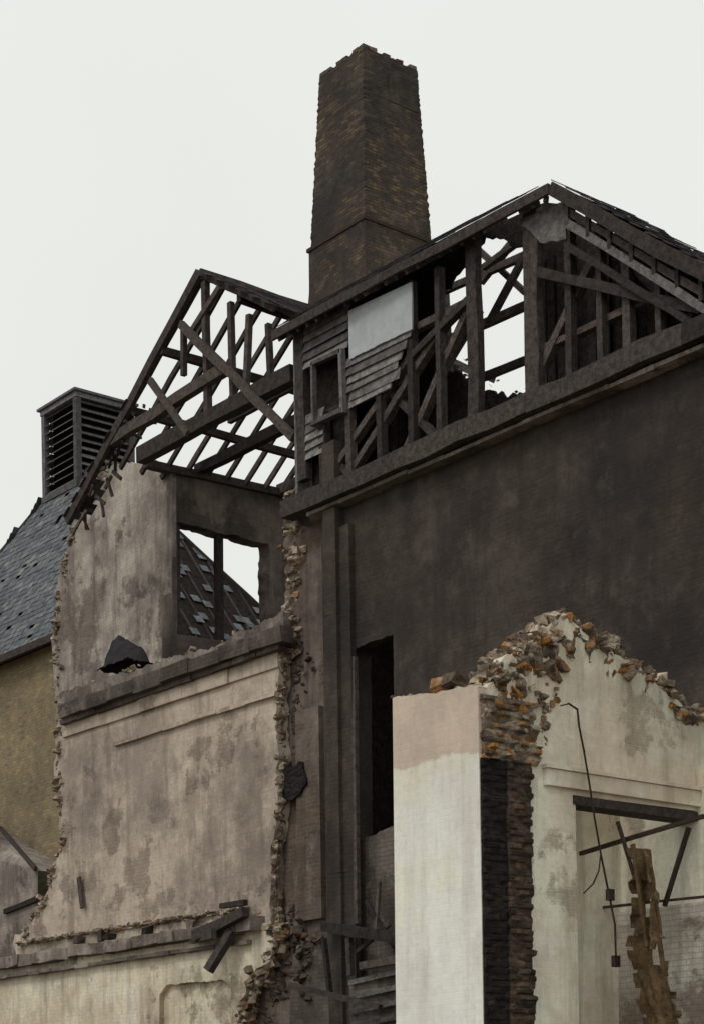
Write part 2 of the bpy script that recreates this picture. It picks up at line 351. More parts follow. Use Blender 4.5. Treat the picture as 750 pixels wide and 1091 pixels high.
for i in range(nl):
    z = cz0+.42+(cz1-.16-cz0-.42)*i/(nl-1)
    for s in (-1, 1):
        mb.box((ap.x, ap.y+s*(H-.02), z), Vector((H-.09, 0, 0)), Vector((0, .07*s, -.06)), Vector((0, .008, .008)), 0, .008)
        mb.box((ap.x+s*(H-.02), ap.y, z), Vector((0, H-.09, 0)), Vector((.07*s, 0, -.06)), Vector((.008, 0, .008)), 0, .008)
mb.obj('louvred_cowl', 'louv', kiln)
mb = MB(); mb.aab((ap.x-H+.16, ap.y-H+.16, cz0-.2), (ap.x+H-.16, ap.y+H-.16, cz1-.12)); mb.obj('cowl_core', 'dark', kiln)
me = bpy.data.meshes.new('cowl_cap'); q = H+.16; z = cz1+.1
me.from_pydata([(ap.x-q, ap.y-q, z), (ap.x+q, ap.y-q, z), (ap.x+q, ap.y+q, z), (ap.x-q, ap.y+q, z), (ap.x, ap.y, z+.28)], [], [(0, 1, 4), (1, 2, 4), (2, 3, 4), (3, 0, 4)]); link('cowl_cap', me, 'slate2', kiln)
me = bpy.data.meshes.new('lean_to_roof')
a, b, c_, d = PY(-60, 850, 22.9), PY(2, 884, 22.9), PY(40, 928, 21.9), PY(-50, 905, 21.9)
me.from_pydata([a, b, c_, d, (c_.x, 22.9, c_.z), (c_.x, 21.9, 0), (d.x, 21.9, 0)], [], [(0, 1, 2, 3), (1, 4, 2), (3, 2, 5, 6)]); link('lean_to_wall', me, 'parapet', kiln)
mb = MB(); mb.beam(b+Vector((0, -.05, .03)), c_+Vector((0, -.05, .03)), .1, .08); mb.beam(PY(5, 972, 21.85), PY(40, 958, 21.85), .12, .08)
mb.obj('lean_to_trim', 'timber', kiln)

# ================================================================ CHIMNEY
ch = empty('brick_chimney'); cc = PD(394, 200, 43.0)
zt = PD(389, 42, 41.8).z; zb = PD(397, 236, 41.8).z
def frust(name, z0, z1, h0, h1, mat):
    me = bpy.data.meshes.new(name); v = []; f = []; n = 90; K = 9
    for k in range(n+1):
        t = k/n; z = z0+(z1-z0)*t; h = h0+(h1-h0)*t
        for (sx, sy), (ex, ey) in (((-1, -1), (1, -1)), ((1, -1), (1, 1)), ((1, 1), (-1, 1)), ((-1, 1), (-1, -1))):
            for j in range(K):
                q = j/K; a = sx+(ex-sx)*q; b = sy+(ey-sy)*q
                d = .012*mnoise.noise(Vector((a*9, b*9, z*9))) + (random.uniform(-.014, .004) if j == 0 else 0)
                dz = (.1*mnoise.noise(Vector((a*3, b*3, 5)))+random.uniform(-.03, .03)) if k == n else 0
                v.append((cc.x+a*(h+d), cc.y+b*(h+d), z+dz))
    R = 4*K
    for k in range(n):
        for i in range(R): a = k*R+i; b = k*R+(i+1) % R; f.append((a, b, b+R, a+R))
    f.append(tuple(reversed(range(R)))); f.append(tuple(range(n*R, n*R+R)))
    me.from_pydata(v, [], f); return link(name, me, mat, ch)
frust('stack_shaft', zb, zt-.1, .99, .80, 'chim'); frust('stack_base', 0, zb, 1.2, 1.02, 'chim')
mb = MB(); q = 1.05; mb.aab((cc.x-q, cc.y-q, zb-.04), (cc.x+q, cc.y+q, zb+.04)); mb.obj('iron_band', 'metal', ch)
mb = MB(); h = .785
for r in range(2):
    z = zt-.16+.078*r+.036
    for side in range(4):
        for i in range(8):
            t = -h+.1+(2*h-.2)*i/7
            px, py = [(t, -h+.1), (h-.1, t), (t, h-.1), (-h+.1, t)][side]
            if random.random() < .25+.35*r: continue
            mb.box((cc.x+px, cc.y+py, z), Vector((.1, 0, 0)), Vector((0, .1, 0)), Vector((0, 0, .037)), 0, .012)
mb.obj('crumbling_cap', 'rubd', ch)
mb = MB(); mb.aab((cc.x+.5, cc.y-.1, zt-1.1), (cc.x+.86, cc.y+.76, zt-.5)); mb.obj('cap_offset', 'chim', ch)

# ================================================================ LEFT WING
wing = empty('roofless_brewery_wing'); YF = 20.5
prism('front_wall', 'Y', YF, .5, [lpY(YF, [(64, 752, 0), (298, 690, .06), (294, 760, .07), (296, 850, .07), (289, 930, .07), (290, 985, 0), (18, 1020, 0), (14, 1006, .1), (48, 955, .1), (66, 895, .1), (58, 830, .08)])], 'panel', wing)
prism('lower_wall', 'Y', YF-.06, .55, [lpY(YF-.06, [(-90, 1034), (282, 984, .09), (292, 1008, .12), (262, 1060, .12), (252, 1100, 0), (250, 1330, 0), (-110, 1330, 0)]), lpY(YF-.06, [(170, 1060, .02), (178, 1050, .02), (238, 1045, .02), (246, 1052, 0), (248, 1150, 0), (170, 1160, 0)])], 'lower', wing)
mb = MB(); a = PY(165, 1045, YF); b = PY(252, 1160, YF); mb.aab((a.x, YF+.05, b.z), (b.x, YF+.3, a.z)); mb.obj('blocked_arch', 'lower', wing)
mb = MB()
def strip(mb, x0, y0, x1, hpx, Y0, Y1, w=.5, jit=.016, gap=0):
    a = PY(x0, y0, Y0); b = PY(x1, y0, Y0); z = a.z; h = hpx/FPX*36
    n = max(2, int((b.x-a.x)/w))
    for i in range(n):
        if random.random() < gap: continue
        xa = a.x+(b.x-a.x)*i/n; xb = a.x+(b.x-a.x)*(i+1)/n-.004; j = random.uniform(-.025, .025)
        mb.box(((xa+xb)/2, (Y0+Y1)/2+j, z-h/2+random.uniform(-.01, .01)), Vector(((xb-xa)/2, 0, 0)), Vector((0, (Y1-Y0)/2, 0)), Vector((0, 0, h/2)), 0, jit)
strip(mb, 62, 752, 300, 15, 20.22, 20.52, .9, .022); strip(mb, 64, 767, 299, 6, 20.34, 20.5, .7, gap=.08)
mb.obj('cornice', 'cornice', wing)
mb = MB(); strip(mb, 66, 773, 296, 15, 20.44, 20.5, 1.4, .004); strip(mb, 120, 791, 292, 4, 20.4, 20.5, .9, .01, .08)
mb.obj('frieze', 'panel', wing)
mb = MB(); strip(mb, -60, 1031, 268, 13, 20.18, 20.6, .5, .03, .04); strip(mb, -40, 1046, 262, 4, 20.28, 20.45, .5, .015, .1)
mb.obj('string_course', 'parapet', wing)
mb = MB()
for px in (85, 108, 117, 158, 205):
    a = PY(px, 1031-(px+60)*.135-9, 20.42); mb.box(a, Vector((random.uniform(.06, .13), 0, 0)), Vector((0, .1, 0)), Vector((0, 0, random.uniform(.06, .13))), 0, .04)
mb.obj('joist_stumps', 'rubd', wing)
prism('parapet', 'Y', 20.56, .4, [lpY(20.56, [(64, 760), (60, 742, .07), (115, 722, .07), (180, 704, .06), (240, 684, .06), (302, 652, 0), (302, 700, 0)])], 'parapet', wing)
prism('upper_wall', 'Y', 22.3, .12, [lpY(22.3, [(96, 520, .08), (118, 498, .07), (150, 489, .06), (183, 499, 0), (183, 730, 0), (62, 790, 0), (56, 700, .1), (60, 625, .1), (78, 560, .1)])], 'upper', wing)
XS = PY(183, 600, 22.3).x+.004
o1 = lpX(XS, [(183.6, 500, .04), (310, 531, 0), (345, 538, 0), (345, 760, 0), (183.6, 730, 0)])
h1 = lpX(XS, [(189, 556, .03), (286, 579, .03), (288, 690, 0), (189, 676, 0)])
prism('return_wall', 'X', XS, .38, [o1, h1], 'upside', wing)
mb = MB()
for px in (188, 233, 286): mb.beam(PX(px, 556+(px-187)*.23, XS-.15), PX(px+1, 690, XS-.15), .17 if px == 233 else .1, .12, NX)
mb.beam(PX(186, 555, XS-.12), PX(290, 578, XS-.12), .14, .16, NX)
mb.beam(PX(155, 494, XS+.02), PX(345, 536, XS+.02), .16, .2, NX)
mb.obj('window_timbers', 'timber', wing)
zf = PY(200, 705, 20.9).z-.55
mb = MB(); mb.aab((XS-.3, 20.9, zf-.3), (-27.4, 26.5, zf)); mb.obj('upper_floor', 'cornice', wing)
YR = 20.7; rg = PY(218, 293, YR); zp = PX(155, 492, XS).z; sl = (rg.z-zp)/(rg.x-XS)
XR = -27.35; zr = rg.z-sl*1.0*(XR-rg.x)
mb = MB(); YB = 26.3; y = YR
while y < YB:
    j = random.uniform(-.04, .04)
    mb.beam((XS-.25, y+j, zp-.25*sl), (rg.x, y, rg.z), .12, .06)
    mb.beam((rg.x, y, rg.z), (XR, y, zr), .12, .06)
    y += .5
mb.beam((rg.x, YR-.1, rg.z), (rg.x, YB, rg.z), .22, .05, NX)
for t in (.38, .72):
    x = rg.x+(XS-rg.x)*t; z = rg.z+(zp-rg.z)*t-.12; mb.beam((x, YR-.1, z), (x, YB, z), .16, .12, NX)
x = rg.x+(XR-rg.x)*.5; z = rg.z+(zr-rg.z)*.5-.12; mb.beam((x, YR, z), (x, YB, z), .16, .12, NX)
mb.obj('roof_rafters', 'timber', wing)
mb = MB()
fl = PY(72, 556, YR-.1)
mb.beam((rg.x-.02, YR-.1, rg.z+.03), fl, .2, .1)
mb.beam(PY(150, 486, YR-.02), PY(314, 398, YR-.02), .3, .22)
mb.beam(PY(120, 470, YR-.05), PY(240, 393, YR-.05), .22, .16)
mb.beam(PY(193, 345, YR-.14), PY(313, 466, YR-.14), .16, .1)
mb.beam(PY(219, 300, YR), PY(222, 448, YR), .13, .12)
mb.beam(PY(246, 322, YR+.02), PY(249, 432, YR+.02), .11, .1)
mb.beam(PY(266, 335, YR+.02), PY(262, 425, YR+.02), .11, .1)
mb.beam(PY(196, 345, YR+.02), PY(196, 400, YR+.02), .11, .1)
mb.beam(PY(286, 345, YR+.02), PY(289, 410, YR+.02), .11, .1)
mb.beam(PY(160, 405, YR-.16), PY(200, 462, YR-.16), .13, .08)
mb.beam(PY(235, 305, YR-.05), PY(205, 352, YR-.05), .12, .08)
for yy in (23.0, 25.2):
    mb.beam((XS, yy, zp+.1), (XR, yy, zp+.1), .22, .18); xm = rg.x
    mb.beam((xm, yy, zp+.1), (xm, yy, rg.z), .14, .12)
    mb.beam((XS+1.2, yy, zp+.8), (XR-.6, yy, zp+.85), .14, .1)
for _ in range(28):
    t = random.uniform(.45, .97); p = Vector((rg.x, YR-.1, rg.z)).lerp(fl, t)+Vector((random.uniform(-.1, .25), random.uniform(0, .3), random.uniform(-.3, .05)))
    q = p+Vector((random.uniform(-.5, .5), random.uniform(-.2, .3), random.uniform(-.4, .3))); mb.beam(p, q, .07, .04)
mb.obj('roof_truss', 'timber', wing)
mb = MB()
u = Vector((rg.x-XR, 0, rg.z-zr)); hh = u.length; u.normalize()
slates(mb, Vector((XR, YR-.15, zr)), Vector((0, 1, 0)), u, (0, 4.5), (0, 4.5), hh, miss=.02, sw=.27, sl=.22)
ul = Vector((rg.x-fl.x, 0, rg.z-fl.z)); hl = ul.length; ul.normalize()
slates(mb, fl+Vector((0, -.1, .05)), Vector((0, 1, 0)), ul, (0, .5), (0, .15), hl*.5, miss=.2, sw=.25, sl=.2)
mb.obj('surviving_slates', 'slate2', wing)
e1_ = [(118, 498), (98, 520), (80, 560), (63, 625), (59, 700), (63, 745)]
e2_ = [(64, 750), (61, 830), (68, 895), (50, 955), (20, 1004)]
crY('torn_edge_upper', 22.3, e1_, .15, .2, 'core', wing, seed=1)
crY('torn_edge_left', 20.5, e2_, .16, .2, 'core', wing, seed=2)
crY('torn_edge_right', 20.52, [(300, 690), (295, 760), (297, 850), (290, 930), (292, 985)], .075, .12, 'core', wing, seed=3)
crY('torn_edge_foot', 20.5, [(292, 985), (294, 1008), (264, 1060), (250, 1110)], .16, .17, 'core', wing, seed=3)
crY('ledge_debris', 20.4, [(18, 1006), (120, 990), (200, 977), (262, 968)], .05, .12, 'core', wing, seed=4)
mb = MB()
alongY(mb, 22.3, e1_, 60, .055, .12); alongY(mb, 20.5, e2_, 60, .05, .12)
alongY(mb, 20.45, [(20, 1004), (262, 968)], 45, .04, .025, .05)
alongY(mb, 20.42, [(282, 984), (292, 1008), (262, 1060), (250, 1110)], 45, .065, .12)
alongY(mb, 20.7, [(62, 742), (115, 720), (180, 702), (240, 682), (300, 655)], 50, .045, .02)
mb.obj('broken_masonry', 'rub', wing)
mb = MB()
mb.beam(PY(208, 998, 20.1), PY(262, 972, 20.1), .2, .16); mb.beam(PY(222, 1035, 19.9), PY(248, 992, 20.2), .17, .14); mb.beam(PY(204, 1000, 20.3), PY(228, 995, 19.9), .2, .1)
mb.beam(PY(236, 966, 20.2), PY(262, 962, 20.2), .1, .1)
mb.beam(PY(84, 935, 20.42), PY(88, 968, 20.42), .12, .05); mb.obj('beam_stubs', 'timber', wing)
me = bpy.data.meshes.new('tarp'); v = []; f = []; c0 = PY(134, 706, 21.1)
for i in range(29):
    for j in range(21):
        a, b = i/14-1, j/10-1; r2 = min(1, a*a+b*b)
        z = .62*(1-r2)**.8*(1+.5*mnoise.noise(Vector((a*2.3, b*2.3, 1)))) - .1 + .06*mnoise.noise(Vector((a*5, b*5, 4)))
        v.append((c0.x+a*.62+.12*mnoise.noise(Vector((a*2, b*2, 9)))-.2*z, c0.y+b*.4, c0.z+z))
for i in range(28):
    for j in range(20): a = i*21+j; f.append((a, a+21, a+22, a+1))
me.from_pydata(v, [], f); me.polygons.foreach_set('use_smooth', [True]*len(me.polygons)); link('tarpaulin_heap', me, 'tarp', wing)

# ================================================================ MAIN BREWERY BUILDING
main = empty('derelict_brewery_building')
YM = 20.6
door = lpY(YM, [(374, 692, .03), (419, 676, .01), (421, 880, 0), (430, 1045, 0), (377, 1058, .01)])
xR = -12.0; zs = PY(545, 447, 20.5).z
xL = PY(343, 600, YM).x
prism('sooty_wall', 'Y', YM, .45, [[(xL, -.05), (xL, zs), (xR, zs), (xR, -.05)], door], 'soot', main)
mb = MB(); a = door[0]; mb.aab((a[0]-.6, YM+1.6, 2), (a[0]+3.2, YM+1.7, 11)); mb.aab((a[0]-.3, YM+.5, 2), (a[0]-.2, YM+1.6, 11)); mb.obj('interior_shade_panels', 'dark', main)  # dark panels put the shade inside the doorway into colour
prism('infill_brick', 'Y', YM+.15, .2, [lpY(YM+.15, [(372, 898, .06), (426, 884, 0), (428, 1100, 0), (372, 1100, 0)])], 'greyb', main)
prism('boarded_hatch', 'Y', YM-.3, .1, [lpY(YM-.3, [(372, 1046, .02), (428, 1034, 0), (430, 1300, 0), (374, 1300, 0)])], 'greyb', main)
mb = MB()
for i in range(5): mb.beam(PY(372, 1048+i*16, YM-.38), PY(428, 1035+i*16, YM-.38), .09, .04)
mb.obj('hatch_rails', 'siding', main)
mb = MB()
mb.beam(PY(310, 1050, 19.9), PY(405, 1074, 19.9), .1, .1); mb.beam(PY(345, 988, 20.2), PY(424, 1000, 20.1), .18, .14); mb.beam(PY(385, 1030, 20.1), PY(428, 1022, 20.1), .14, .1)
mb.beam(PY(372, 1000, 20.2), PY(374, 1040, 20.2), .1, .1); mb.beam(PY(345, 1000, 20.0), PY(352, 1060, 20.2), .08, .08)
mb.beam(PY(378, 700, YM-.05), PY(381, 985, YM-.15), .08, .08)
for (x0, y0_, x1, y1_) in ((390, 960, 420, 1010), (380, 1015, 415, 985), (400, 1000, 404, 940)): mb.beam(PY(x0, y0_, 20.3), PY(x1, y1_, 20.45), .07, .05)
mb.obj('door_timbers', 'timber', main)
YP = 20.78
prism('pier', 'Y', YP, .6, [lpY(YP, [(304, 525, .1), (330, 512, .05), (346, 524, 0), (372, 700, 0), (376, 1300, 0), (245, 1330, 0), (262, 1050, .05), (283, 985, 0), (283, 690, 0), (302, 650, .12), (306, 590, .12)])], 'pier', main)
mb = MB()
for x0, x1, yy0, pr in ((344, 357, 560, .2), (359, 372, 590, .12)):
    a = PY(x0, yy0, YM-pr); b = PY(x1, yy0, YM-pr); z = 0
    while z < a.z: mb.box(((a.x+b.x)/2, YM-pr/2, z+.75), Vector(((b.x-a.x)/2, 0, 0)), Vector((0, pr/2, 0)), Vector((0, 0, .75)), 0, .008); z += 1.5
mb.obj('pilasters', 'soot', main)
mb = MB(); a = PY(320, 760, YP); b = PY(345, 760, YP); mb.aab((a.x, YP-.12, 5.3), (b.x, YP-.003, a.z)); mb.obj('pier_buttress', 'pier', main)
prism('pier_hole_patch', 'Y', YP-.17, .04, [lpY(YP-.17, [(293, 815, .08), (322, 812, .08), (326, 836, .08), (312, 852, .08), (296, 850, .08)])], 'corek', main)  # dark slab laid on the pier face, painting the shade of a hole
crY('pier_torn_core', YP, [(312, 520), (314, 570), (316, 620), (308, 660), (316, 690)], .27, .17, 'core', main, seed=6)
crY('pier_sooty_core', YP, [(312, 700), (318, 740), (312, 790), (314, 840)], .24, .06, 'cored', main, seed=7)
crY('pier_foot_core', YP, [(296, 985), (315, 1000), (300, 1050), (285, 1100)], .35, .2, 'cored', main, seed=8)
mb = MB(); alongY(mb, YP-.08, [(308, 528), (312, 600), (306, 650), (314, 690)], 50, .06, .12); mb.obj('pier_broken_masonry', 'rub', main)
mb = MB()
alongY(mb, YP-.1, [(300, 690), (325, 700), (325, 760)], 20, .05, .14, .1)
alongY(mb, YP-.15, [(300, 985), (325, 1000), (320, 1060)], 55, .065, .2, .1)
mb.obj('pier_sooty_masonry', 'rubd', main)
prism('lower_pier_painted', 'Y', YP-.12, .1, [lpY(YP-.12, [(322, 1005, .1), (342, 985, .08), (372, 990, 0), (374, 1300, 0), (300, 1300, 0), (310, 1060, .1)])], 'greyb', main)

# ---- timber storey
YT = 20.5
XA = PY(314, 430, YT).x; zE = PY(460, 263, 20.3).z; apx = PY(590, 196, 20.25); rt = PY(750, 284, 20.25)
slp = (apx.z-rt.z)/(rt.x-apx.x)
XE = apx.x+(apx.z-zs)/slp
mb = MB()
x = XA-.1
while x < XE+.5: mb.beam((x, 20.36, zs+.02+random.uniform(-.012, .012)), (min(x+3.1, XE+.5), 20.36, zs+.02+random.uniform(-.012, .012)), .32, .3); x += 3.105
mb.obj('sill_beam', 'timber', main)
mb = MB(); x = XA+.5
while x < xR: mb.box((x+.45, 20.46, zs-.2+random.uniform(-.01, .01)), Vector((.447, 0, 0)), Vector((0, .12, 0)), Vector((0, 0, .03)), 0, .01); x += .9
mb.obj('sill_flashing', 'parapet', main)
mb = MB()
def T(x0, y0, x1, y1, w, Y=YT, d=.14): mb.beam(PY(x0, y0, Y), PY(x1, y1, Y), w, d)
T(321, 335, 325, 512, .26); T(333, 330, 333, 345, .15)
for (x, ya, yb, w) in ((345, 440, 520, .18), (372, 385, 505, .14), (405, 380, 495, .14), (438, 300, 480, .14), (468, 285, 468, .12), (504, 252, 455, .24), (567, 222, 428, .3), (606, 222, 410, .13), (640, 238, 395, .11), (668, 255, 382, .15), (702, 272, 368, .11), (735, 288, 352, .13)): T(x, ya, x+3, yb, w)
T(350, 512, 440, 378, .13, 20.56); T(378, 500, 478, 340, .13, 20.56); T(335, 455, 372, 505, .12, 20.6); T(400, 400, 470, 470, .12, 20.62); T(430, 490, 500, 330, .13, 20.6)
T(440, 380, 500, 320, .12); T(330, 450, 440, 402, .12, 20.6)
T(575, 290, 750, 330, .14, 20.42); T(577, 395, 640, 262, .14, 20.6); T(650, 262, 745, 348, .12, 20.6)
T(578, 372, 752, 292, .1, 20.62); T(440, 352, 500, 322, .13, 20.62)
mb.obj('storey_framing', 'timber', main)
mb = MB()
for y in (22.6, 23.6):
    for (x0, ya, x1, yb, w) in ((455, 372, 590, 312, .14), (455, 318, 590, 258, .12), (455, 425, 590, 372, .13)): mb.beam(PY(x0, ya, y), PY(x1, yb, y), w, .1)
for (x0, ya, x1, yb, w, y) in ((512, 300, 560, 240, .12, 22.6), (505, 262, 560, 312, .1, 22.8), (470, 400, 512, 330, .1, 22.8), (474, 300, 480, 430, .1, 23), (515, 285, 575, 240, .1, 22.2), (520, 345, 560, 270, .1, 22.3)): mb.beam(PY(x0, ya, y), PY(x1, yb, y), w, .1)
mb.obj('inner_rafters', 'timber', main)
YBk = 21.6
# eave runs straight to the apex; slope plane, slates and deck share the same directions
e0 = Vector((XA-.15, 20.2, zE-.02)); e1 = Vector((apx.x, 20.2, apx.z-.02))
LE = (e1-e0).length; al = (e1-e0).normalized(); rise = Vector((0, 1.3, .95)); r0 = e0+rise; r1 = r0+al*(LE-3.0)
bk = lambda x, y: (lambda v: (v.x, v.z))(PY(x, y, YBk))
hole = lpY(YBk, [(470, 312, .08), (500, 282, .08), (515, 252, .06), (556, 262, .05), (569, 290, .03), (571, 420, .08), (540, 424, .08), (512, 415, .08), (498, 405, .08), (474, 398, .08)])
prism('inner_boarding', 'Y', YBk, .06, [[(XA, zs-.2), (XA, r0.z-.15), (r1.x, r1.z-.15), bk(580, 215), bk(598, 217), bk(760, 308), (XE, zs-.2)], hole], 'dark', main)
mb = MB(); mb.aab((XA-.02, 20.5, zs-.2), (XA+.05, 21.6, zE)); mb.obj('end_boarding', 'siding', main)
mb = MB(); x = XA+.1
hx0, hx1 = min(p[0] for p in hole), max(p[0] for p in hole)
while x < XE-.2:
    zt_ = min(zE, apx.z)-.1 if x < apx.x else apx.z-(x-apx.x)*slp-.25
    if not (hx0-.12 < x < hx1+.05) and zt_ > zs+.2: mb.aab((x, YBk-.05-random.uniform(0, .03), zs), (x+.17, YBk-.004, zt_-random.uniform(0, .1)))
    x += random.choice((.2, .21, .3, .45))
mb.obj('inner_boards', 'dark', main)
q0 = apx.copy(); q1 = Vector((XE+.4, 20.2, apx.z-slp*(XE+.4-apx.x))); q2 = Vector((q1.x, 21.7, q1.z)); q3 = Vector((apx.x, 21.7, apx.z))
def slab(name, pts, t, mat):
    n = len(pts); v = [tuple(p) for p in pts]+[(p[0], p[1], p[2]-t) for p in pts]
    f = [tuple(range(n)), tuple(reversed(range(n, 2*n)))]+[(i, (i+1) % n, n+(i+1) % n, n+i) for i in range(n)]
    me = bpy.data.meshes.new(name); me.from_pydata(v, [], f); link(name, me, mat, main)
slab('front_roof_deck', [e0, e1, r1, r0], .09, 'dark'); slab('side_roof_deck', [q0, q1, q2, q3], .09, 'dark')
mb = MB(); up = rise.normalized()
slates(mb, e0+Vector((0, -.05, -.02)), al, up, (0, LE-.35), (0, LE-3.2), rise.length, miss=.05, sw=.27, sl=.2)
mb.obj('roof_slates', 'slate2', main)
mb = MB(); al2 = (q1-q0).normalized()
slates(mb, Vector((q1.x, 20.1, q1.z)), Vector((0, 1, 0)), -al2, (0, 1.5), (0, 1.5), (q1-q0).length, miss=.03, sw=.27, sl=.2)
mb.obj('side_roof_slates', 'slate2', main)
mb = MB()
mb.beam(e0+Vector((0, -.06, -.08)), e1+Vector((0, -.06, -.08)), .16, .05); mb.beam(q0+Vector((0, -.08, -.08)), q1+Vector((0, -.08, -.08)), .2, .05)
for k_, (dz, w) in enumerate(((.42, .1), (.95, .1))): mb.beam(q0+Vector((.15, .1, -dz)), q1+Vector((0, .1, -dz)), w, .08)
n = 26
for i in range(n):
    p = e0.lerp(e1, (i+.5)/n); ln = min(1.4, 1.2*(e1.x-p.x)/3.0)
    if random.random() < .85: mb.beam(p+Vector((0, -.02, -.16)), p+up*ln+Vector((0, 0, -.2)), .1, .06, NX)
for i in range(10):
    p = q0.lerp(q1, (i+.5)/10); mb.beam(p+Vector((0, .06, -.18)), p+Vector((0, .06, -.5)), .07, .06)
mb.obj('eaves_and_verge_boards', 'timber', main)
mb = MB(); mb.beam(q0+Vector((.2, .06, -.64)), q1+Vector((0, .06, -.64)), .12, .05); mb.obj('pale_verge_board', 'siding', main)
prism('gable_patch', 'Y', 20.4, .05, [lpY(20.4, [(548, 236, .01), (600, 214, 0), (603, 254, .02), (575, 258, .03)])], 'siding', main)
mb = MB()
for k_ in range(5):
    a, b = PY(324, 352+k_*9.5, 20.42), PY(371, 327+k_*9.5, 20.42); mb.box((a+b)/2, (b-a)/2, Vector((0, -.02, -.08)), Vector((0, .012, .003)), 0, .012)
for k_ in range(6):
    x0 = 364+random.uniform(0, 4)+k_*1.5; x1 = 438-k_*random.uniform(2, 6); s = -.49
    a = PY(x0, 390+k_*9+(x0-364)*s, 20.42); b = PY(x1, 390+k_*9+(x1-364)*s+random.uniform(-2, 2), 20.42)
    mb.box((a+b)/2, (b-a)/2, Vector((0, -.02, -.085)), Vector((0, .012, .003)), 0, .014)
for k_ in range(5):
    a = PY(326, 448+k_*9.5, 20.44); b = PY(345, 438+k_*9.5, 20.44); mb.box((a+b)/2, (b-a)/2, Vector((0, -.02, -.085)), Vector((0, .012, .003)), 0, .012)
mb.obj('weatherboarding', 'siding', main)
prism('pale_sheet', 'Y', 20.38, .03, [lpY(20.38, [(371, 331, 0), (438, 300, 0), (439, 350, .015), (372, 383, 0)])], 'sheet', main)
mb = MB()
T(364, 372, 366, 440, .09, 20.36, .1); T(334, 388, 335, 452, .05, 20.36, .1); T(333, 388, 364, 374, .07, 20.36, .1); T(333, 452, 366, 437, .09, 20.36, .12)
mb.obj('window_frame', 'siding', main)
mb = MB(); a = PY(330, 420, 20.62); b = PY(370, 420, 20.62); mb.aab((a.x, 20.66, zs+.1), (b.x, 20.7, zE-.2)); mb.obj('window_shade_panel', 'dark', main)  # solid dark panel, its colour standing in for shade behind the frame

# ================================================================ RUINED OUTBUILDING (foreground)
out = empty('ruined_outbuilding')
YO, XO = 15.09, -16.1
fl_ = [(min(p[0], XO-.004), p[1]) for p in lpY(YO, [(418, 744, .02), (470, 736, .02), (530, 727, 0), (530, 1300, 0), (424, 1300, 0)])]
prism('front_wall', 'Y', YO, .3, [fl_], 'cream', out)
prism('gable_wall', 'X', XO, .34, [lpX(XO, [(519, 730, .06), (532, 706, .06), (560, 692, .06), (584, 668, .06), (598, 657, .05), (624, 668, .07), (650, 690, .07), (690, 718, .07), (722, 746, .07), (760, 775, .05), (860, 850, 0), (870, 1300, 0), (800, 1300, 0), (800, 872, 0), (613, 848, 0), (620, 1300, 0), (527, 1300, 0), (524, 820, 0)])], 'cream2', out)
mb = MB()
a = PX(585, 818, XO+.1); b = PX(860, 818, XO+.1); mb.aab((XO-.002, a.y, a.z-.2), (XO+.07, b.y, a.z)); mb.aab((XO, a.y-.02, a.z+.004), (XO+.1, b.y, a.z+.05))
mb.obj('lintel_band', 'cream2', out)
mb = MB(); a = PX(613, 850, XO-.05); mb.aab((XO-.3, a.y-.1, a.z-.1), (XO+.02, b.y-.5, a.z+.01)); mb.obj('lintel_timber', 'timber', out)
y0 = YO+.012; ym = PX(538, 900, XO).y; y1 = PX(563, 900, XO).y; zc = PX(540, 812, XO).z
def roughstrip(name, ya, yb, z0, z1, x, amp, mat, er=.03, seed=1):
    me = bpy.data.meshes.new(name); v = []; f = []; nz = int((z1-z0)/.0195); ny = 18; rr = random.Random(seed); eL = eR = 0
    for i in range(nz+1):
        z = z0+(z1-z0)*i/nz
        if i % 4 == 0: eL = rr.uniform(0, er)*.4; eR = rr.uniform(-er, er)
        for j in range(ny+1):
            t = max(0, min(1, (j-1)/(ny-2))); y = ya+eL*(1-t)+(yb-ya)*t+eR*t
            course = int(z/.078); cell = mnoise.cell(Vector((y*7+course*.5, course+.5, seed)))
            d = amp*cell + amp*.5*mnoise.noise(Vector((y*9, z*9, x))) - (amp*.7 if (z/.078) % 1 < .22 else 0)
            d = -.2 if j in (0, ny) else max(d, -.012)
            v.append((x+.035+d, y, z))
    for i in range(nz):
        for j in range(ny): a = i*(ny+1)+j; f.append((a, a+1, a+ny+2, a+ny+1))
    me.from_pydata(v, [], f); link(name, me, mat, out)
roughstrip('dark_recess_strip', y0, ym+.12, 0, zc, XO, .02, 'corek', .012, 3)  # proud black strip; a recess's darkness is painted, not cut in
roughstrip('torn_brown_brickwork', ym, y1, 0, zc+.01, XO+.03, .035, 'coreb', .03, 4)
roughstrip('torn_brown_brickwork_top', y0+.01, y1+.12, zc, zc+.75, XO+.01, .06, 'corel', .07, 5)
top = [(524, 730), (540, 712), (562, 700), (584, 677), (599, 666), (624, 678), (650, 698), (690, 725), (724, 754), (765, 785), (860, 850)]
crX('gable_top_core', XO, top, .18, .24, 'corel', out, seed=11, rough=1.1)
crX('gable_shoulder_core', XO+.02, [(530, 735), (560, 718), (585, 704), (606, 690)], .27, .13, 'corel', out, seed=12)
crX('torn_corner_core', XO-.02, [(572, 715), (580, 750), (572, 785), (566, 815)], .14, .1, 'corel', out, seed=13)
mb = MB()
tr = [(p[0], p[1]-11) for p in top[:-1]]
alongX(mb, XO, tr, 130, .058, .045, .32, (0, 0, 0, 1))
alongX(mb, XO-.02, [(560, 700), (590, 668), (620, 674)], 40, .058, .08, .3, (0, 1))
alongX(mb, XO+.03, [(532, 722), (560, 712), (582, 740), (574, 790)], 35, .048, .1, .1, (0, 1, 1))
mb.obj('gable_top_rubble', ['rub', 'lich'], out)
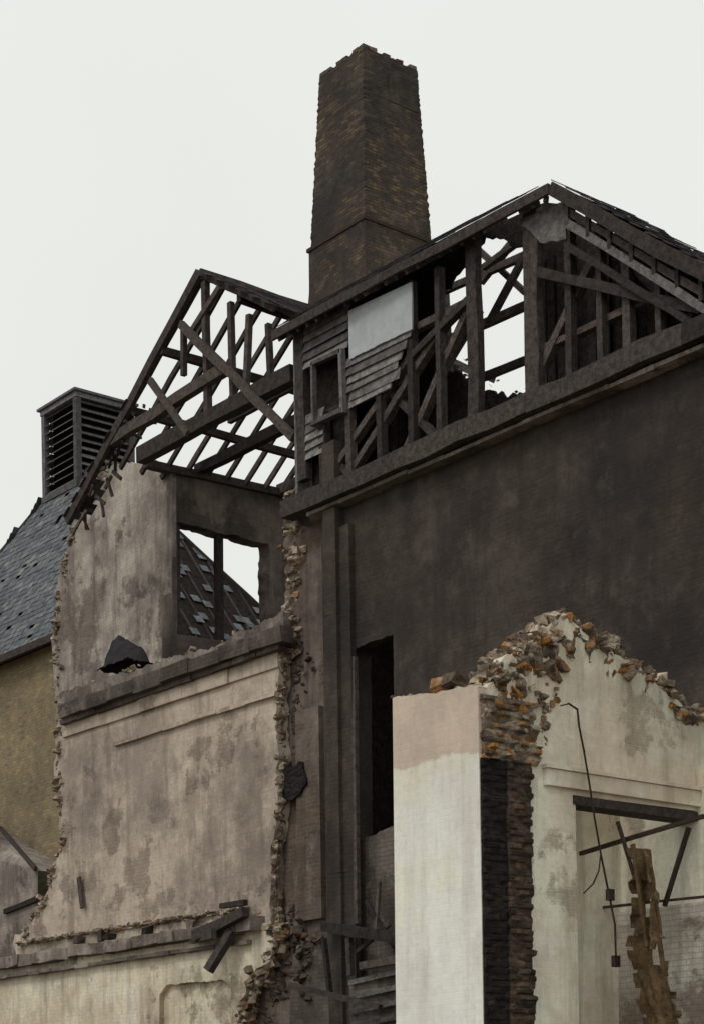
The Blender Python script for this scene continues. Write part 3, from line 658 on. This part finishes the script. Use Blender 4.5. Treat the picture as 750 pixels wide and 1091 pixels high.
crY('wall_top_core', YO+.12, [(419, 746), (470, 738), (512, 731)], .03, .12, 'core', out, seed=15, rough=.6)
mb = MB(); alongY(mb, YO+.05, [(418, 743), (470, 735), (512, 728)], 22, .03, .01, .3)
for (x, y, r) in ((472, 730, .1), (484, 729, .11), (505, 726, .05)): mb.rock(PY(x, y, YO+.15), r)
mb.obj('wall_top_bricks', 'rub', out)
YI = 18.95
mb = MB(); a = PY(700, 968, YI); mb.aab((-17.7, YI, a.z), (-12.5, YI+.3, PX(640, 800, XO).z)); mb.obj('inner_wall_upper', 'cream2', out)
mb = MB(); mb.aab((-17.7, YI-.08, 0), (-12.5, YI+.25, a.z-.002)); mb.obj('inner_wall_lower', 'white', out)
mb = MB(); mb.aab((-17.75, YO+.4, 0), (-17.45, YI, a.z+1.5)); mb.obj('inner_side_wall', 'cream2', out)
mb = MB()
def I(x0, y0, x1, y1, w, Y=18.0, d=None): mb.beam(PY(x0, y0, Y), PY(x1, y1, Y), w, d or w, Vector((0, 1, 0)))
I(618, 910, 750, 870, .05, 17.6); I(616, 970, 750, 956, .035, 18.6); I(734, 882, 708, 966, .05, 17.8); I(658, 876, 684, 962, .04, 17.4)
mb.obj('pipes_and_bars', 'metal', out)
mb = MB()
def cable(pts, X, w=.022):
    P = [PX(*p, X) for p in pts]
    for i in range(len(P)-1): mb.beam(P[i], P[i+1]+(P[i+1]-P[i]).normalized()*.01, w, w, NX)
cable([(617, 775), (622, 800), (627, 830), (633, 870), (640, 910), (647, 945), (655, 985), (656, 1018)], XO+.16, .018)
cable([(617, 775), (615, 756), (606, 750), (598, 752)], XO+.16, .018)
cable([(640, 910), (638, 928), (632, 942), (622, 952)], XO+.16, .014)
p = PX(650, 954, XO+.17); mb.aab((p.x-.03, p.y-.05, p.z-.07), (p.x+.03, p.y+.05, p.z+.07)); p = PX(656, 1024, XO+.17); mb.aab((p.x-.03, p.y-.05, p.z-.08), (p.x+.03, p.y+.05, p.z+.06))
mb.obj('dangling_cable', 'metal', out)
me = bpy.data.meshes.new('hanging_board'); v = []; f = []; R = 60; C = 12; hx = 0; hy_ = 0
for r in range(R+1):
    t = r/R; py = 905+t*240; cx_ = 684+22*t+4*math.sin(t*9)
    if r % 3 == 0: hx = random.uniform(-3, 3); hy_ = random.uniform(-3, 3)
    hw = 9+15*min(1, t*2.2)
    for c_ in range(C+1):
        s = c_/C*2-1; px = cx_+s*hw+(hx if s < 0 else hy_)*abs(s)
        p = PY(px, py, 17.3); p.y += .12*math.cos(s*2.6+t*3)+.08*mnoise.noise(Vector((s*3, t*10, 5))); v.append(p)
for r in range(R):
    for c_ in range(C):
        if mnoise.noise(Vector((c_*.35, r*.16, 7))) > .4: continue
        if (c_ in (0, C-1) and mnoise.noise(Vector((c_*.5, r*.3, 2))) > .12): continue
        a = r*(C+1)+c_; f.append((a, a+1, a+C+2, a+C+1))
me.from_pydata([tuple(p) for p in v], [], f); o = link('hanging_board', me, 'rag', out); so = o.modifiers.new('s', 'SOLIDIFY'); so.thickness = .03
mb = MB(); mb.beam(PY(674, 900, 17.25), PY(690, 1010, 17.2), .05, .04); mb.beam(PY(690, 915, 17.2), PY(715, 1090, 17.15), .05, .04); mb.obj('hanging_laths', 'rag', out)

# ================================================================ TREE seen through the open roof
tree = empty('tree'); tb = PD(550, 388, 55); bx, by, tz = tb.x, tb.y, tb.z+.6
mb = MB()
pv = Vector((bx, by, 0))
for i in range(8):
    nx = Vector((bx+random.uniform(-.3, .3), by+random.uniform(-.3, .3), (i+1)*tz/10)); w = .7*(1-i/10); mb.beam(pv, nx, w, w); pv = nx
tips = []
for i in range(60):
    h = random.uniform(.4, .85)*tz; a = random.uniform(0, 6.28); r = random.uniform(1.2, 4.6)*(1.1-abs(h/tz-.55))
    p0 = Vector((bx, by, h)); p1 = Vector((bx+math.cos(a)*r, by+math.sin(a)*r, h+random.uniform(.8, 3.2)))
    lim = tz-.5-.3*max(0, r-.6)**1.5+random.uniform(-.6, .2); p1.z = min(p1.z, lim); mb.beam(p0, p1, .1, .1); tips.append(p1)
    for _ in range(2):
        p2 = p0.lerp(p1, .6)+Vector((random.gauss(0, 1), random.gauss(0, 1), random.uniform(.3, 1.4))); p2.z = min(p2.z, lim); mb.beam(p0.lerp(p1, .6), p2, .05, .05); tips.append(p2)
mb.obj('trunk_and_limbs', 'bark', tree)
mb = MB()
for p in tips:
    for _ in range(80):
        c_ = p+Vector([random.gauss(0, .38) for _ in range(3)])
        e = Matrix.Rotation(random.uniform(0, 6.3), 3, 'Z') @ Matrix.Rotation(random.uniform(-1.2, 1.2), 3, 'X')
        mb.box(c_, e @ Vector((.06, 0, 0)), e @ Vector((0, .04, 0)), e @ Vector((0, 0, .003)))
mb.obj('crown_leaves', 'leaf', tree)

mb = MB()
for _ in range(500): mb.rock((random.uniform(-34, -12), random.uniform(15.2, 20) if random.random() < .5 else random.gauss(20, .5), random.uniform(0, .25)), random.uniform(.06, .22))
mb.obj('rubble_pile', 'rub', None)

# ================================================================ LIGHT
sd = Vector((.12, -.80, .85)).normalized()
W = bpy.data.worlds.new("World"); S.world = W; W.use_nodes = True; nt = W.node_tree; bg = nt.nodes['Background']
sky = nt.nodes.new('ShaderNodeTexSky'); sky.sky_type = 'NISHITA'; sky.sun_disc = False
sky.sun_elevation = math.asin(sd.z); sky.sun_rotation = math.atan2(sd.x, sd.y); sky.dust_density = 3
hs = nt.nodes.new('ShaderNodeHueSaturation'); hs.inputs['Saturation'].default_value = .25; nt.links.new(sky.outputs[0], hs.inputs['Color'])
# uneven overcast: broad soft cloud tone mixed over the clear-sky model
tc = nt.nodes.new('ShaderNodeTexCoord'); cn = nt.nodes.new('ShaderNodeTexNoise'); cn.inputs['Scale'].default_value = 2.5; cn.inputs['Detail'].default_value = 3
nt.links.new(tc.outputs['Generated'], cn.inputs['Vector'])
cl = nt.nodes.new('ShaderNodeMix'); cl.data_type = 'RGBA'; nt.links.new(cn.outputs['Fac'], cl.inputs[0])
cl.inputs[6].default_value = (8.5, 8.65, 8.0, 1); cl.inputs[7].default_value = (10.0, 10.1, 9.9, 1)
mx = nt.nodes.new('ShaderNodeMix'); mx.data_type = 'RGBA'; mx.inputs[0].default_value = .85
nt.links.new(hs.outputs[0], mx.inputs[6]); nt.links.new(cl.outputs[2], mx.inputs[7])
nt.links.new(mx.outputs[2], bg.inputs['Color']); bg.inputs['Strength'].default_value = .1
ld = bpy.data.lights.new('sun', 'SUN'); ld.energy = .8; ld.angle = math.radians(16); ld.color = (1, .95, .88)
lo = bpy.data.objects.new('sun', ld); S.collection.objects.link(lo); lo.rotation_euler = sd.to_track_quat('Z', 'Y').to_euler()
S.view_settings.view_transform = 'Standard'; S.view_settings.look = 'None'; S.view_settings.exposure = 0
